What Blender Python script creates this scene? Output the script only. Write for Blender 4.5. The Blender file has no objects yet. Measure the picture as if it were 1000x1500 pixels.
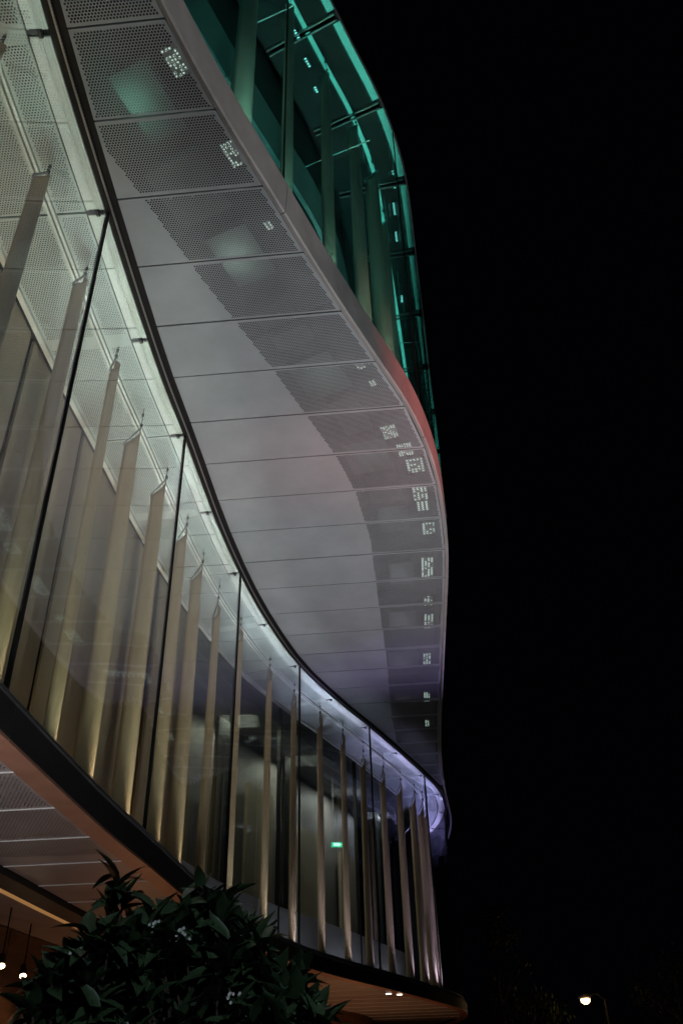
import bpy, math, random
import numpy as np
from mathutils import Vector, Matrix

random.seed(7)
RNG = np.random.default_rng(11)
scene = bpy.context.scene
COL = scene.collection
EYE = 1.6

# ------------------------------------------------------------------ camera
F_PX, PITCH, ROLL = 1245.0, math.radians(35.1), math.radians(-1.8)
cam_d = bpy.data.cameras.new('camera')
cam = bpy.data.objects.new('camera', cam_d); COL.objects.link(cam)
cam_d.sensor_fit = 'VERTICAL'; cam_d.sensor_height = 36.0
cam_d.lens = F_PX / 1500 * 36.0
cam_d.clip_start = 0.05; cam_d.clip_end = 600
_F = Vector((0, math.cos(PITCH), math.sin(PITCH)))
_U0 = Vector((0, -math.sin(PITCH), math.cos(PITCH))); _R0 = Vector((1, 0, 0))
_R = _R0 * math.cos(ROLL) + _U0 * math.sin(ROLL)
_U = -_R0 * math.sin(ROLL) + _U0 * math.cos(ROLL)
mw = Matrix(((_R.x, _U.x, -_F.x, 0), (_R.y, _U.y, -_F.y, 0), (_R.z, _U.z, -_F.z, EYE), (0, 0, 0, 1)))
cam.matrix_world = mw
scene.camera = cam

# ------------------------------------------------------------------ world (night)
w = bpy.data.worlds.new('World'); scene.world = w; w.use_nodes = True
bg = w.node_tree.nodes['Background']
bg.inputs[0].default_value = (0.25, 0.32, 0.6, 1); bg.inputs[1].default_value = 0.0012
scene.view_settings.view_transform = 'Standard'; scene.view_settings.look = 'None'
scene.view_settings.exposure = 0.0; scene.view_settings.gamma = 1.0
scene.view_settings.use_curve_mapping = False
cy = scene.cycles
cy.max_bounces = 8; cy.diffuse_bounces = 3; cy.glossy_bounces = 3; cy.transmission_bounces = 4
cy.transparent_max_bounces = 24; cy.caustics_reflective = False; cy.caustics_refractive = False
cy.sample_clamp_indirect = 3.0
cy.use_denoising = True

def lamp(name, kind, loc, power, col, target=None, size=0.1, size_y=None, spot=None, blend=0.5):
    d = bpy.data.lights.new(name, kind); d.energy = power; d.color = col
    if kind == 'AREA':
        d.size = size
        if size_y: d.shape = 'RECTANGLE'; d.size_y = size_y
    else:
        d.shadow_soft_size = size
    if kind == 'SPOT': d.spot_size = math.radians(spot); d.spot_blend = blend
    o = bpy.data.objects.new(name, d); COL.objects.link(o); o.location = loc
    if target is not None:
        o.rotation_euler = (Vector(target) - Vector(loc)).to_track_quat('-Z', 'Y').to_euler()
    return o

# heights (absolute)
Z0 = 1.84 + EYE      # lower soffit
Z1 = 2.10 + EYE      # gallery floor line
Z2 = 6.93 + EYE      # gallery ceiling / upper soffit
ZF = Z2 + 0.42       # top of fascia
Z3 = 13.85 + EYE     # upper gallery ceiling

# added cool fill on the planting from behind the camera, no fitting
lamp('planting_fill', 'POINT', (1.6, -1.5, 4.2), 210, (.72, .86, 1.0), None, .2)
lamp('pavement_fill', 'SPOT', (-1.2, 2.2, .4), 480, (.95, .95, 1.0), (-2.9, 5.3, Z0), .05, spot=60, blend=1.0)  # added cool fill for the near lower soffit, without a fitting
# added floodlights, invented on the pavement to wash the facade (poles with heads are built below)
ADDED_FLOODS = [
    # loc, target, power, colour, cone
    ((3.6, 5.0, 0.5), (-0.6, 8.6, Z2), 1250, (0.94, 1.0, 1.0), 62),
    ((5.2, 13.0, 0.5), (0.3, 11.0, Z2), 1300, (0.99, 0.90, 1.0), 70),
    ((31.0, 2.0, 0.5), (1.2, 8.4, Z2+1.0), 30000, (1.0, 0.14, 0.11), 7.5),
    ((20, -9, 0.5), (-0.9, 4.0, Z2+.9), 6500, (1.0, 0.96, 0.92), 11),
    ((31.0, 10.0, 0.5), (1.9, 15.0, Z2+1.2), 46000, (0.52, 0.38, 1.0), 8.5),
]

# ------------------------------------------------------------------ materials
def mat(name, base, rough=0.6, metal=0.0, noise=0.0, nscale=4.0, bump=0.0, spec=0.5, emit=None, estr=0.0, stretch=None, base2=None):
    m = bpy.data.materials.new(name); m.use_nodes = True
    nt = m.node_tree; b = nt.nodes['Principled BSDF']
    b.inputs['Base Color'].default_value = (*base, 1)
    b.inputs['Roughness'].default_value = rough; b.inputs['Metallic'].default_value = metal
    b.inputs['Specular IOR Level'].default_value = spec
    if noise or base2 or bump:
        tc = nt.nodes.new('ShaderNodeTexCoord'); mp = nt.nodes.new('ShaderNodeMapping')
        if stretch: mp.inputs['Scale'].default_value = stretch
        nt.links.new(tc.outputs['Object'], mp.inputs[0])
        n = nt.nodes.new('ShaderNodeTexNoise'); n.inputs['Scale'].default_value = nscale
        n.inputs['Detail'].default_value = 6; n.inputs['Roughness'].default_value = 0.6
        nt.links.new(mp.outputs[0], n.inputs['Vector'])
        r = nt.nodes.new('ShaderNodeValToRGB')
        c2 = base2 or tuple(c * (1 - noise) for c in base)
        r.color_ramp.elements[0].color = (*c2, 1); r.color_ramp.elements[1].color = (*base, 1)
        r.color_ramp.elements[0].position = 0.32; r.color_ramp.elements[1].position = 0.68
        nt.links.new(n.outputs['Fac'], r.inputs[0]); nt.links.new(r.outputs[0], b.inputs['Base Color'])
        mr = nt.nodes.new('ShaderNodeMapRange'); mr.inputs['To Min'].default_value = max(0.02, rough - .08)
        mr.inputs['To Max'].default_value = min(1, rough + .1)
        nt.links.new(n.outputs['Fac'], mr.inputs[0]); nt.links.new(mr.outputs[0], b.inputs['Roughness'])
        if bump:
            bp = nt.nodes.new('ShaderNodeBump'); bp.inputs['Strength'].default_value = bump; bp.inputs['Distance'].default_value = 0.01
            nt.links.new(n.outputs['Fac'], bp.inputs['Height']); nt.links.new(bp.outputs[0], b.inputs['Normal'])
    if emit:
        b.inputs['Emission Color'].default_value = (*emit, 1); b.inputs['Emission Strength'].default_value = estr
    return m

def glass(name, tint=(0.93, 0.97, 0.95), ior=1.5, rough=0.0):
    m = bpy.data.materials.new(name); m.use_nodes = True; nt = m.node_tree; nt.nodes.clear()
    o = nt.nodes.new('ShaderNodeOutputMaterial'); mx = nt.nodes.new('ShaderNodeMixShader')
    t = nt.nodes.new('ShaderNodeBsdfTransparent'); g = nt.nodes.new('ShaderNodeBsdfGlossy')
    t.inputs[0].default_value = (*tint, 1); g.inputs['Roughness'].default_value = rough; g.inputs[0].default_value = (0.9, 0.9, 0.9, 1)
    ge = nt.nodes.new('ShaderNodeNewGeometry'); dp = nt.nodes.new('ShaderNodeVectorMath'); dp.operation = 'DOT_PRODUCT'
    nt.links.new(ge.outputs['Normal'], dp.inputs[0]); nt.links.new(ge.outputs['Incoming'], dp.inputs[1])
    def mth(op, a, b=None):
        n = nt.nodes.new('ShaderNodeMath'); n.operation = op
        for k, q in enumerate((a, b)):
            if q is None: continue
            if isinstance(q, (int, float)): n.inputs[k].default_value = q
            else: nt.links.new(q, n.inputs[k])
        return n.outputs[0]
    r0 = ((ior-1)/(ior+1))**2
    fz = mth('ADD', mth('MULTIPLY', mth('POWER', mth('SUBTRACT', 1.0, mth('ABSOLUTE', dp.outputs['Value'])), 5.0), 1-r0), r0)
    nt.links.new(fz, mx.inputs[0]); nt.links.new(t.outputs[0], mx.inputs[1]); nt.links.new(g.outputs[0], mx.inputs[2])
    nt.links.new(mx.outputs[0], o.inputs[0]); return m

M = {}
M['panel'] = mat('painted_aluminium_panel', (0.45, 0.475, 0.49), 0.38, 0.3, noise=0.16, nscale=1.6, bump=0.35)
M['perf'] = mat('perforated_aluminium', (0.44, 0.44, 0.44), 0.45, 0.3, noise=0.12, nscale=2.2)
M['ceil'] = mat('white_perforated_ceiling', (0.54, 0.59, 0.575), 0.5, 0.0, noise=0.1, nscale=1.2)
M['strip'] = mat('white_edge_strip', (0.82, 0.83, 0.8), 0.5, 0.0, noise=0.08, nscale=5)
M['trim'] = mat('dark_bronze_trim', (0.014, 0.012, 0.012), 0.45, 0.2, noise=0.3, nscale=9)
M['alu'] = mat('brushed_aluminium', (0.5, 0.5, 0.5), 0.35, 0.8, noise=0.1, nscale=20)
M['fascia'] = mat('brushed_steel_fascia', (0.44, 0.415, 0.405), 0.42, 0.3, noise=0.2, nscale=3.5, bump=0.15)
M['black'] = mat('black_silicone', (0.008, 0.008, 0.008), 0.6, spec=0.15)
M['slab'] = mat('dark_slab_cladding', (0.02, 0.019, 0.018), 0.5, 0.2, noise=0.4, nscale=6)
M['soffit2'] = mat('copper_brown_soffit', (0.33, 0.29, 0.275), 0.4, 0.2, noise=0.25, nscale=3)
M['copper'] = mat('copper_edge_strip', (0.38, 0.19, 0.125), 0.4, 0.2, noise=0.3, nscale=4)
M['fin'] = mat('cream_fin', (0.64, 0.43, 0.25), 0.5, 0.0, noise=0.12, nscale=3, stretch=(6, 6, 0.6))
M['ufin'] = mat('cream_fin_upper', (0.55, 0.56, 0.46), 0.55, 0.0, noise=0.12, nscale=3, stretch=(6, 6, 0.6))
M['tan'] = mat('tan_wall_board', (0.40, 0.30, 0.19), 0.34, 0.0, noise=0.25, nscale=1.3, spec=0.6)
M['board'] = mat('tan_back_board', (0.42, 0.33, 0.24), 0.5, 0.0, noise=0.2, nscale=2)
M['paledado'] = mat('pale_dado', (0.5, 0.5, 0.56), 0.5, 0.0, noise=0.1, nscale=2)
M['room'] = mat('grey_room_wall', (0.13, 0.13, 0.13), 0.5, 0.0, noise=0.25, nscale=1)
M['roomw'] = mat('room_back_plaster', (0.30, 0.265, 0.25), 0.5, 0.0, noise=0.3, nscale=.7)
M['dark'] = mat('dark_plenum', (0.05, 0.05, 0.05), 0.8, 0.0, noise=0.4, nscale=3)
M['litpatch'] = mat('lit_patch_grey', (0.09, 0.10, 0.098), 0.6, 0.1, noise=0.25, nscale=6)  # grey stands in for light on the slab underside
M['floor'] = mat('grey_floor', (0.18, 0.18, 0.17), 0.5, 0.0, noise=0.2, nscale=2)
M['wood'] = mat('brown_timber_wall', (0.20, 0.105, 0.055), 0.5, 0.0, noise=0.45, nscale=2.0, stretch=(1, 1, 5), spec=0.4)
M['ledwarm'] = mat('warm_led_cove', (0.6, 0.4, 0.2), 0.5, emit=(1.0, 0.50, 0.16), estr=0.22)
M['lens'] = mat('warm_lamp_lens', (0.9, 0.8, 0.6), 0.4, emit=(1.0, 0.72, 0.42), estr=9)
M['lens2'] = mat('small_lamp_lens', (0.9, 0.8, 0.6), 0.4, emit=(1.0, 0.78, 0.62), estr=5)
M['ledwhite'] = mat('plenum_led_lens', (0.9, 0.95, 0.9), 0.4, emit=(0.72, 1.0, 0.86), estr=.62)
M['tealglow'] = mat('teal_led_and_reflection', (0.6, 0.9, 0.9), 0.4, emit=(0.35, 1.0, 0.95), estr=2.6)
M['tealstrip'] = mat('teal_led_strip', (0.5, 0.8, 0.7), 0.5, emit=(0.08, 0.52, 0.42), estr=1.45)
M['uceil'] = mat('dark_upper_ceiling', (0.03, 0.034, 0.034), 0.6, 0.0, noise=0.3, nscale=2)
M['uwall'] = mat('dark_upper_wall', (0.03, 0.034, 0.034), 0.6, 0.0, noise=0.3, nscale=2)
M['uband'] = mat('teal_bulkhead', (0.26, 0.32, 0.32), 0.5, 0.0, noise=0.15, nscale=2)
M['glass'] = glass('facade_glass')
M['uglass'] = glass('upper_facade_glass', (0.7, 0.89, 0.88))
M['iglass'] = glass('inner_glass', (0.75, 0.82, 0.78), 1.6)
M['exit'] = mat('exit_sign_green', (0.05, 0.5, 0.3), 0.4, emit=(0.03, 0.85, 0.42), estr=1.6)
M['exitw'] = mat('exit_sign_white', (0.8, 0.9, 0.85), 0.4, emit=(0.55, 1.0, 0.85), estr=3)
M['asphalt'] = mat('dark_paving', (0.06, 0.058, 0.055), 0.8, 0.0, noise=0.4, nscale=3, bump=0.3)

# ------------------------------------------------------------------ helpers
def mesh_obj(name, verts, faces, material, parent=None, smooth=False):
    me = bpy.data.meshes.new(name)
    me.from_pydata([tuple(v) for v in verts], [], faces)
    if material: me.materials.append(material)
    if smooth: me.shade_smooth()
    o = bpy.data.objects.new(name, me); COL.objects.link(o)
    if parent: o.parent = parent
    return o

class MB:
    def __init__(s): s.v = []; s.f = []
    def add(s, v, f):
        n = len(s.v); s.v += [tuple(p) for p in v]; s.f += [tuple(i + n for i in q) for q in f]
    def box(s, c, half, rz=0.0, mtx=None):
        v = []
        for dx, dy, dz in ((-1,-1,-1),(1,-1,-1),(1,1,-1),(-1,1,-1),(-1,-1,1),(1,-1,1),(1,1,1),(-1,1,1)):
            p = Vector((dx*half[0], dy*half[1], dz*half[2]))
            if mtx is not None: p = mtx @ p
            else: p = Matrix.Rotation(rz, 3, 'Z') @ p
            v.append(p + Vector(c))
        s.add(v, [(0,3,2,1),(4,5,6,7),(0,1,5,4),(1,2,6,5),(2,3,7,6),(3,0,4,7)])
    def tube(s, pts, rad, n=8, cap=True):
        pts = [Vector(p) for p in pts]
        if not hasattr(rad, '__len__'): rad = [rad]*len(pts)
        rings = []
        for i, p in enumerate(pts):
            d = (pts[min(i+1, len(pts)-1)] - pts[max(i-1, 0)]).normalized()
            a = d.cross(Vector((0.13, 0.21, 0.97) if abs(d.z) < .9 else (1, 0.1, 0))).normalized(); b = d.cross(a)
            rings.append([p + (a*math.cos(t*2*math.pi/n) + b*math.sin(t*2*math.pi/n))*rad[i] for t in range(n)])
        v = [q for r in rings for q in r]; f = []
        for i in range(len(pts)-1):
            for k in range(n):
                f.append((i*n+k, i*n+(k+1) % n, (i+1)*n+(k+1) % n, (i+1)*n+k))
        if cap: f.append(tuple(range(n-1, -1, -1))); f.append(tuple((len(pts)-1)*n+k for k in range(n)))
        s.add(v, f)
    def build(s, name, material, parent=None, smooth=False):
        return mesh_obj(name, s.v, s.f, material, parent, smooth)

def tag(o, label=None, cat=None, group=None, kind=None):
    if label: o['label'] = label
    if cat: o['category'] = cat
    if group: o['group'] = group
    if kind: o['kind'] = kind
    return o
def empty(name, loc=(0, 0, 0), rz=0.0):
    o = bpy.data.objects.new(name, None); COL.objects.link(o); o.location = loc; o.rotation_euler = (0, 0, rz)
    o.empty_display_size = 0.2
    return o

def spline(knots, step=0.1):
    k = np.array(knots, float); pts = []
    kk = np.vstack([2*k[0]-k[1], k, 2*k[-1]-k[-2]])
    for i in range(1, len(kk)-2):
        p0, p1, p2, p3 = kk[i-1], kk[i], kk[i+1], kk[i+2]
        t0 = 0; t1 = t0+np.linalg.norm(p1-p0)**.5; t2 = t1+np.linalg.norm(p2-p1)**.5; t3 = t2+np.linalg.norm(p3-p2)**.5
        n = max(2, int(np.linalg.norm(p2-p1)/step))
        for t in np.linspace(t1, t2, n, endpoint=False):
            a1 = (t1-t)/(t1-t0)*p0+(t-t0)/(t1-t0)*p1; a2 = (t2-t)/(t2-t1)*p1+(t-t1)/(t2-t1)*p2; a3 = (t3-t)/(t3-t2)*p2+(t-t2)/(t3-t2)*p3
            b1 = (t2-t)/(t2-t0)*a1+(t-t0)/(t2-t0)*a2; b2 = (t3-t)/(t3-t1)*a2+(t-t1)/(t3-t1)*a3
            pts.append((t2-t)/(t2-t1)*b1+(t-t1)/(t2-t1)*b2)
    pts.append(k[-1]); p = np.array(pts)
    # even resample + light smoothing
    for _ in range(6):
        p[1:-1] = p[1:-1]*.5+(p[:-2]+p[2:])*.25
    s = np.r_[0, np.cumsum(np.linalg.norm(np.diff(p, axis=0), axis=1))]
    n = int(s[-1]/step)
    q = np.linspace(0, s[-1], n)
    return np.stack([np.interp(q, s, p[:, 0]), np.interp(q, s, p[:, 1])], 1)

class Curve:  # plan curve with inward offsets
    def __init__(s, p):
        s.p = p; d = np.gradient(p, axis=0); d /= np.linalg.norm(d, axis=1)[:, None]
        s.t = d; s.n = np.stack([-d[:, 1], d[:, 0]], 1)      # n points to the building's inside (left)
        s.s = np.r_[0, np.cumsum(np.linalg.norm(np.diff(p, axis=0), axis=1))]
    def off(s, o): return s.p + s.n*o
    def at_y(s, y):       # arc length at given y (near branch)
        i = int(np.argmax(s.p[:, 1])); return float(np.interp(y, s.p[:i+1, 1], s.s[:i+1]))
    def pos(s, q, o=0.0):
        q = np.asarray(q, float); P = s.off(o)
        return np.stack([np.interp(q, s.s, P[:, 0]), np.interp(q, s.s, P[:, 1])], -1)
    def ang(s, q):
        i = int(np.clip(np.searchsorted(s.s, q), 0, len(s.t)-1)); return math.atan2(s.t[i, 1], s.t[i, 0])

G = Curve(spline([(-2.0,-5),(-2.08,0),(-2.13,3),(-2.09,4.85),(-2.0,7),(-1.91,8.07),(-1.77,10),(-1.61,11.4),(-1.38,12.8),(-.9,14.8),(-.25,16.5),
                  (.46,18.1),(1.27,20),(1.90,21.6),(2.34,22.8),(2.56,23.75),(2.68,24.9),(2.66,25.9),(2.42,27.3),(1.75,29.0),(.4,31.4),(-2,34)]))
U = Curve(spline([(-1.9,-5),(-1.86,0),(-1.62,1.8),(-1.25,3.0),(-.92,3.87),(-.53,4.74),(-.12,5.66),(.38,6.7),(.90,7.78),(1.27,8.95),(1.48,10.1),
                  (1.6,11),(1.72,12.7),(1.82,14.4),(1.98,17),(2.14,19.3),(2.36,21.6),(2.66,23.8),(2.95,25.8),(3.05,27.8),(2.9,29.6),(2.2,31.6),(.7,33.6),(-2,35)]))

UT = Curve(spline([(-1.9,-5),(-1.86,0),(-1.62,1.8),(-1.25,3.0),(-.92,3.87),(-.53,4.74),(-.12,5.66),(.38,6.7),(.92,7.78),(1.32,8.95),(1.53,10.1),
                   (1.66,11),(1.92,12.7),(2.17,14.4),(2.58,17),(2.86,19.3),(3.05,21.6),(3.18,23.8),(3.2,25.8),(3.15,27.8),(2.9,29.6),(2.2,31.6),(.7,33.6),(-2,35)]))
def sweep(cur, s0, s1, prof, step=0.25, closed=True):
    """profile [(offset inward, z)] swept along the curve; returns verts, faces"""
    n = max(2, int((s1-s0)/step)+1); q = np.linspace(s0, s1, n); v = []; m = len(prof)
    rows = [cur.pos(q, o) for o, z in prof]
    for i in range(n):
        for k, (o, z) in enumerate(prof): v.append((rows[k][i, 0], rows[k][i, 1], z))
    f = []
    for i in range(n-1):
        for k in range(m if closed else m-1):
            a, b = i*m+k, i*m+(k+1) % m; f.append((a, b, b+m, a+m))
    if closed: f.append(tuple(range(m-1, -1, -1))); f.append(tuple((n-1)*m+k for k in range(m)))
    return v, f
def swept(name, cur, s0, s1, prof, material, parent, step=0.25, smooth=False):
    v, f = sweep(cur, s0, s1, prof, step); return mesh_obj(name, v, f, material, parent, smooth)
def rect(o0, o1, z0, z1): return [(o0, z0), (o1, z0), (o1, z1), (o0, z1)]

# ---- perforated sheets with real holes
def inquad(P, q):
    r = np.ones(len(P), bool)
    for i in range(4):
        a = q[i]; b = q[(i+1) % 4]
        r &= ((b[0]-a[0])*(P[:, 1]-a[1])-(b[1]-a[1])*(P[:, 0]-a[0])) >= -1e-9
    return r
def clip(poly, q):
    for i in range(4):
        a = q[i]; b = q[(i+1) % 4]; out = []
        if not poly: return poly
        dd = [(b[0]-a[0])*(p[1]-a[1])-(b[1]-a[1])*(p[0]-a[0]) for p in poly]
        for j in range(len(poly)):
            p, d0 = poly[j], dd[j]; p2, d1 = poly[(j+1) % len(poly)], dd[(j+1) % len(poly)]
            if d0 >= 0: out.append(p)
            if (d0 >= 0) != (d1 >= 0):
                t = d0/(d0-d1); out.append((p[0]+(p2[0]-p[0])*t, p[1]+(p2[1]-p[1])*t))
        poly = out
    return poly
SEAM = math.radians(-4.0)
UX = np.array([math.cos(SEAM), math.sin(SEAM)]); UY = np.array([-UX[1], UX[0]])
def ccw(q):
    q = [np.array(p, float) for p in q]
    a = sum(q[i][0]*q[(i+1) % 4][1]-q[(i+1) % 4][0]*q[i][1] for i in range(4))
    return q if a > 0 else q[::-1]
def perf_sheet(name, quads, z, mask, material, parent, pitch=0.024, rad=0.3, border=1.6, lip=0.02, nh=6):
    quads = [ccw(q) for q in quads]; allp = np.array([p for q in quads for p in q])
    loc = np.stack([allp @ UX, allp @ UY], 1); rh = pitch*0.866
    r0, r1 = int(loc[:, 1].min()/rh)-1, int(loc[:, 1].max()/rh)+2
    c0, c1 = int(loc[:, 0].min()/pitch)-1, int(loc[:, 0].max()/pitch)+2
    rr, cc = np.meshgrid(np.arange(r0, r1), np.arange(c0, c1), indexing='ij')
    lx = (cc+0.5*(rr % 2))*pitch; ly = rr*rh
    ctr = lx[..., None]*UX+ly[..., None]*UY; C = ctr.reshape(-1, 2)
    def corners(k):
        return [C+UX*sx*pitch/2*k+UY*sy*rh/2*k for sx, sy in ((-1,-1),(1,-1),(1,1),(-1,1))]
    def allin(k):
        r = np.ones(len(C), bool)
        for c in corners(k):
            rc = np.zeros(len(C), bool)
            for q in quads: rc |= inquad(c, q)
            r &= rc
        return r
    full = allin(1.0); inner = allin(1+border)
    hole = inner & mask(C) if mask is not None else inner & False
    solid = full & ~hole
    V = []; Fc = []
    cs = corners(1.0)
    # hole tiles
    hi = np.where(hole)[0]
    if len(hi):
        angs = [math.radians(60*k+30) for k in range(6)]
        hv = [C[hi]+(UX*math.cos(a)+UY*math.sin(a))*pitch*rad for a in angs]
        blk = np.stack([c[hi] for c in cs]+hv, 1)            # n,10,2
        n = len(hi); V = blk.reshape(-1, 2).tolist()
        # corners 0(-,-)1(+,-)2(+,+)3(-,+); hexagon 4:30 5:90 6:150 7:210 8:270 9:330
        pat = [(0,1,8),(1,9,8),(1,2,4,9),(2,5,4),(2,3,5),(3,6,5),(3,0,7,6),(0,8,7)]
        for i in range(n):
            b = i*10; Fc += [tuple(b+j for j in p) for p in pat]
    # solid runs merged per row
    sol = solid.reshape(rr.shape)
    for a in range(sol.shape[0]):
        row = sol[a]; j = 0; L = len(row)
        if not row.any(): continue
        while j < L:
            if row[j]:
                k = j
                while k+1 < L and row[k+1]: k += 1
                i0 = a*L+j; i1 = a*L+k; n = len(V)
                V += [cs[0][i0].tolist(), cs[1][i1].tolist(), cs[2][i1].tolist(), cs[3][i0].tolist()]; Fc.append((n, n+1, n+2, n+3)); j = k+1
            else: j += 1
    # clipped cells at the border
    part = np.zeros(len(C), bool)
    big = pitch
    for q in quads:
        qa = np.array(q); mn = qa.min(0)-big; mx = qa.max(0)+big
        part |= (C[:, 0] > mn[0]) & (C[:, 0] < mx[0]) & (C[:, 1] > mn[1]) & (C[:, 1] < mx[1])
    part &= ~full
    for i in np.where(part)[0]:
        poly0 = [tuple(c[i]) for c in cs]
        for q in quads:
            pl = clip(poly0, q)
            if len(pl) >= 3:
                n = len(V); V += [list(p) for p in pl]; Fc.append(tuple(range(n, n+len(pl))))
    V3 = [(p[0], p[1], z) for p in V]
    # folded edges
    if lip:
        for q in quads:
            for i in range(4):
                a, b = q[i], q[(i+1) % 4]
                if len(quads) > 1 and sum(1 for q2 in quads if q2 is not q and min(np.linalg.norm(a-p) for p in q2) < 1e-4 and min(np.linalg.norm(b-p) for p in q2) < 1e-4): continue
                n = len(V3); V3 += [(a[0], a[1], z), (b[0], b[1], z), (b[0], b[1], z+lip), (a[0], a[1], z+lip)]; Fc.append((n, n+1, n+2, n+3))
    return mesh_obj(name, V3, Fc, material, parent)

def line_hit(p0, d, P):
    """first intersection of the line p0+t d (t>0) with polyline P"""
    best = None
    for i in range(len(P)-1):
        a = P[i]; e = P[i+1]-a; den = d[0]*e[1]-d[1]*e[0]
        if abs(den) < 1e-9: continue
        r = a-p0; t = (r[0]*e[1]-r[1]*e[0])/den; u = (r[0]*d[1]-r[1]*d[0])/den
        if 0 <= u <= 1 and t > 0.0 and (best is None or t < best): best = t
    return None if best is None else p0+d*best

# ------------------------------------------------------------------ ground
mesh_obj('ground', [(-300,-200,0),(300,-200,0),(300,400,0),(-300,400,0)], [(0,1,2,3)], M['asphalt'])['kind'] = 'structure'

# ------------------------------------------------------------------ building shell
B = empty('curved_building', (-6, 12, 0))
tag(B, 'curved two storey glass building with perforated metal soffit and steel fascia', 'building')
class _PB:  # children keep world coordinates
    pass
def P_(o):
    o.matrix_parent_inverse = Matrix.Translation((6, -12, 0)); return o
def bpart(name, v, f, m, smooth=False): return P_(mesh_obj(name, v, f, m, B, smooth))
def bsweep(name, cur, s0, s1, prof, m, step=0.25, smooth=False): return P_(swept(name, cur, s0, s1, prof, m, B, step, smooth))
XB = -11.0
def plate(name, cur, o, z0, z1, m):
    pts = cur.off(o); q = pts[::3]; v = []; f = []; n = len(q)
    for p in q: v += [(p[0], p[1], z0), (XB, p[1], z0), (XB, p[1], z1), (p[0], p[1], z1)]
    for i in range(n-1):
        for k in range(4):
            a, b = i*4+k, i*4+(k+1) % 4; f.append((a, b, b+4, a+4))
    f.append((3, 2, 1, 0)); f.append(((n-1)*4, (n-1)*4+1, (n-1)*4+2, (n-1)*4+3))
    return bpart(name, v, f, m)
LG, LU = G.s[-1], U.s[-1]
plate('gallery_floor', G, 0.10, Z0+0.06, Z1-0.02, M['floor'])
plate('upper_floor', U, 0.12, Z2+0.46, Z2+0.60, M['dark'])
plate('roof', UT, 0.35, Z3+0.5, Z3+0.8, M['dark'])
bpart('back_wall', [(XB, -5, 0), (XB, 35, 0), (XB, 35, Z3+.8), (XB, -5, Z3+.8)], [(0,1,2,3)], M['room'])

# slab edge (dark) and copper strip
jy = [-1.6, 1.62, 4.85, 8.07, 11.41, 14.85, 18.11, 21.58]
JS = [G.at_y(y) for y in jy]; s = JS[-1]
while s+3.5 < LG: s += 3.5; JS.append(s)
for a, b in zip(JS[:-1], JS[1:]):
    bsweep('slab_edge', G, a+.004, b-.004, [(-0.09, Z0+0.01), (0.0, Z0+0.01), (0.06, Z1+0.03), (-0.03, Z1+0.03), (-0.09, Z1-0.05)], M['slab'])
    bsweep('copper_strip', G, a+.004, b-.004, rect(-0.085, 0.085, Z0-0.012, Z0+0.008), M['copper'])
bsweep('sill_trim', G, JS[0], JS[-1], rect(-0.032, -0.012, Z1+0.03, Z1+0.045), M['alu'])

# gallery glass panes with joints
for a, b in zip(JS[:-1], JS[1:]):
    bsweep('glass_pane', G, a+.012, b-.012, rect(-0.006, 0.006, Z1+0.032, Z2-0.005), M['glass'], step=0.12, smooth=False)
for s in JS:
    p = G.pos(s); mb = MB(); mb.box((p[0], p[1], (Z1+Z2)/2), (0.011, 0.016, (Z2-Z1)/2-.03), G.ang(s)); P_(mb.build('glazing_joint', M['black'], B))

# head trim between glass and soffit panels: dark channel with a bright rail
bsweep('head_channel', G, 0, LG, [(0.02, Z2-0.01), (0.02, Z2+0.08), (-0.115, Z2+0.08), (-0.115, Z2+0.012), (-0.06, Z2+0.012), (-0.06, Z2-0.01)], M['trim'])
bsweep('head_rail', G, 0, LG, rect(-0.052, -0.036, Z2-0.026, Z2-0.012), M['alu'])
# white strip just inside the glass, cut by brackets
bs = [s for a, b in zip(JS[:-1], JS[1:]) for s in (a, (a+b)/2)]
for i in range(len(bs)-1):
    bsweep('edge_strip', G, bs[i]+.02, bs[i+1]-.035, rect(0.024, 0.19, Z2-0.02, Z2-0.004), M['strip'])
for s in bs:
    p = G.pos(s-.02, 0.12); mb = MB(); mb.box((p[0], p[1], Z2-.012), (.022, .05, .012), G.ang(s)); mb.box((p[0]+.03, p[1]+.01, Z2-.034), (.03, .016, .012), G.ang(s))
    P_(mb.build('bracket', M['trim'], B))

# ---------------------------------------------------------------- upper soffit panels
ys = [-2.45, -1.65, -.85, -.05, .75, 1.6, 2.42, 3.21, 3.97, 4.73, 5.50, 6.29, 7.07, 7.86, 8.68, 9.49, 10.3, 11.14, 11.97, 12.82, 13.64, 14.44, 15.24, 16.05, 16.87, 17.7, 18.5, 19.3, 20.1, 20.9, 21.7, 22.5, 23.3, 24.1, 24.9]
GO = G.off(-0.12); UI = U.off(0.045)
pb = np.array([(-2.3, 3.5), (-2.05, 4.01), (-1.67, 4.87), (-1.37, 5.60), (-1.07, 6.24), (-0.73, 6.98), (-0.38, 7.81), (-0.06, 8.55), (0.20, 9.38), (0.42, 10.6), (0.55, 12.24), (0.75, 14.57), (0.95, 17.63), (1.25, 20.5), (1.6, 22.5), (2.2, 25), (2.6, 28)])
def soffit_mask(P):
    bx = np.interp(P[:, 1], pb[:, 1], pb[:, 0]); return (P[:, 0] > bx) | (P[:, 1] < 3.96)
def seam_pts(y, gap):
    p0 = np.array([np.interp(y, GO[:int(np.argmax(GO[:,1])), 1], GO[:int(np.argmax(GO[:,1])), 0]), y])
    start = p0 - UX*0.3 + UY*gap
    a = line_hit(start, UX, GO); b = line_hit(start, UX, UI)
    return a, b
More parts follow.
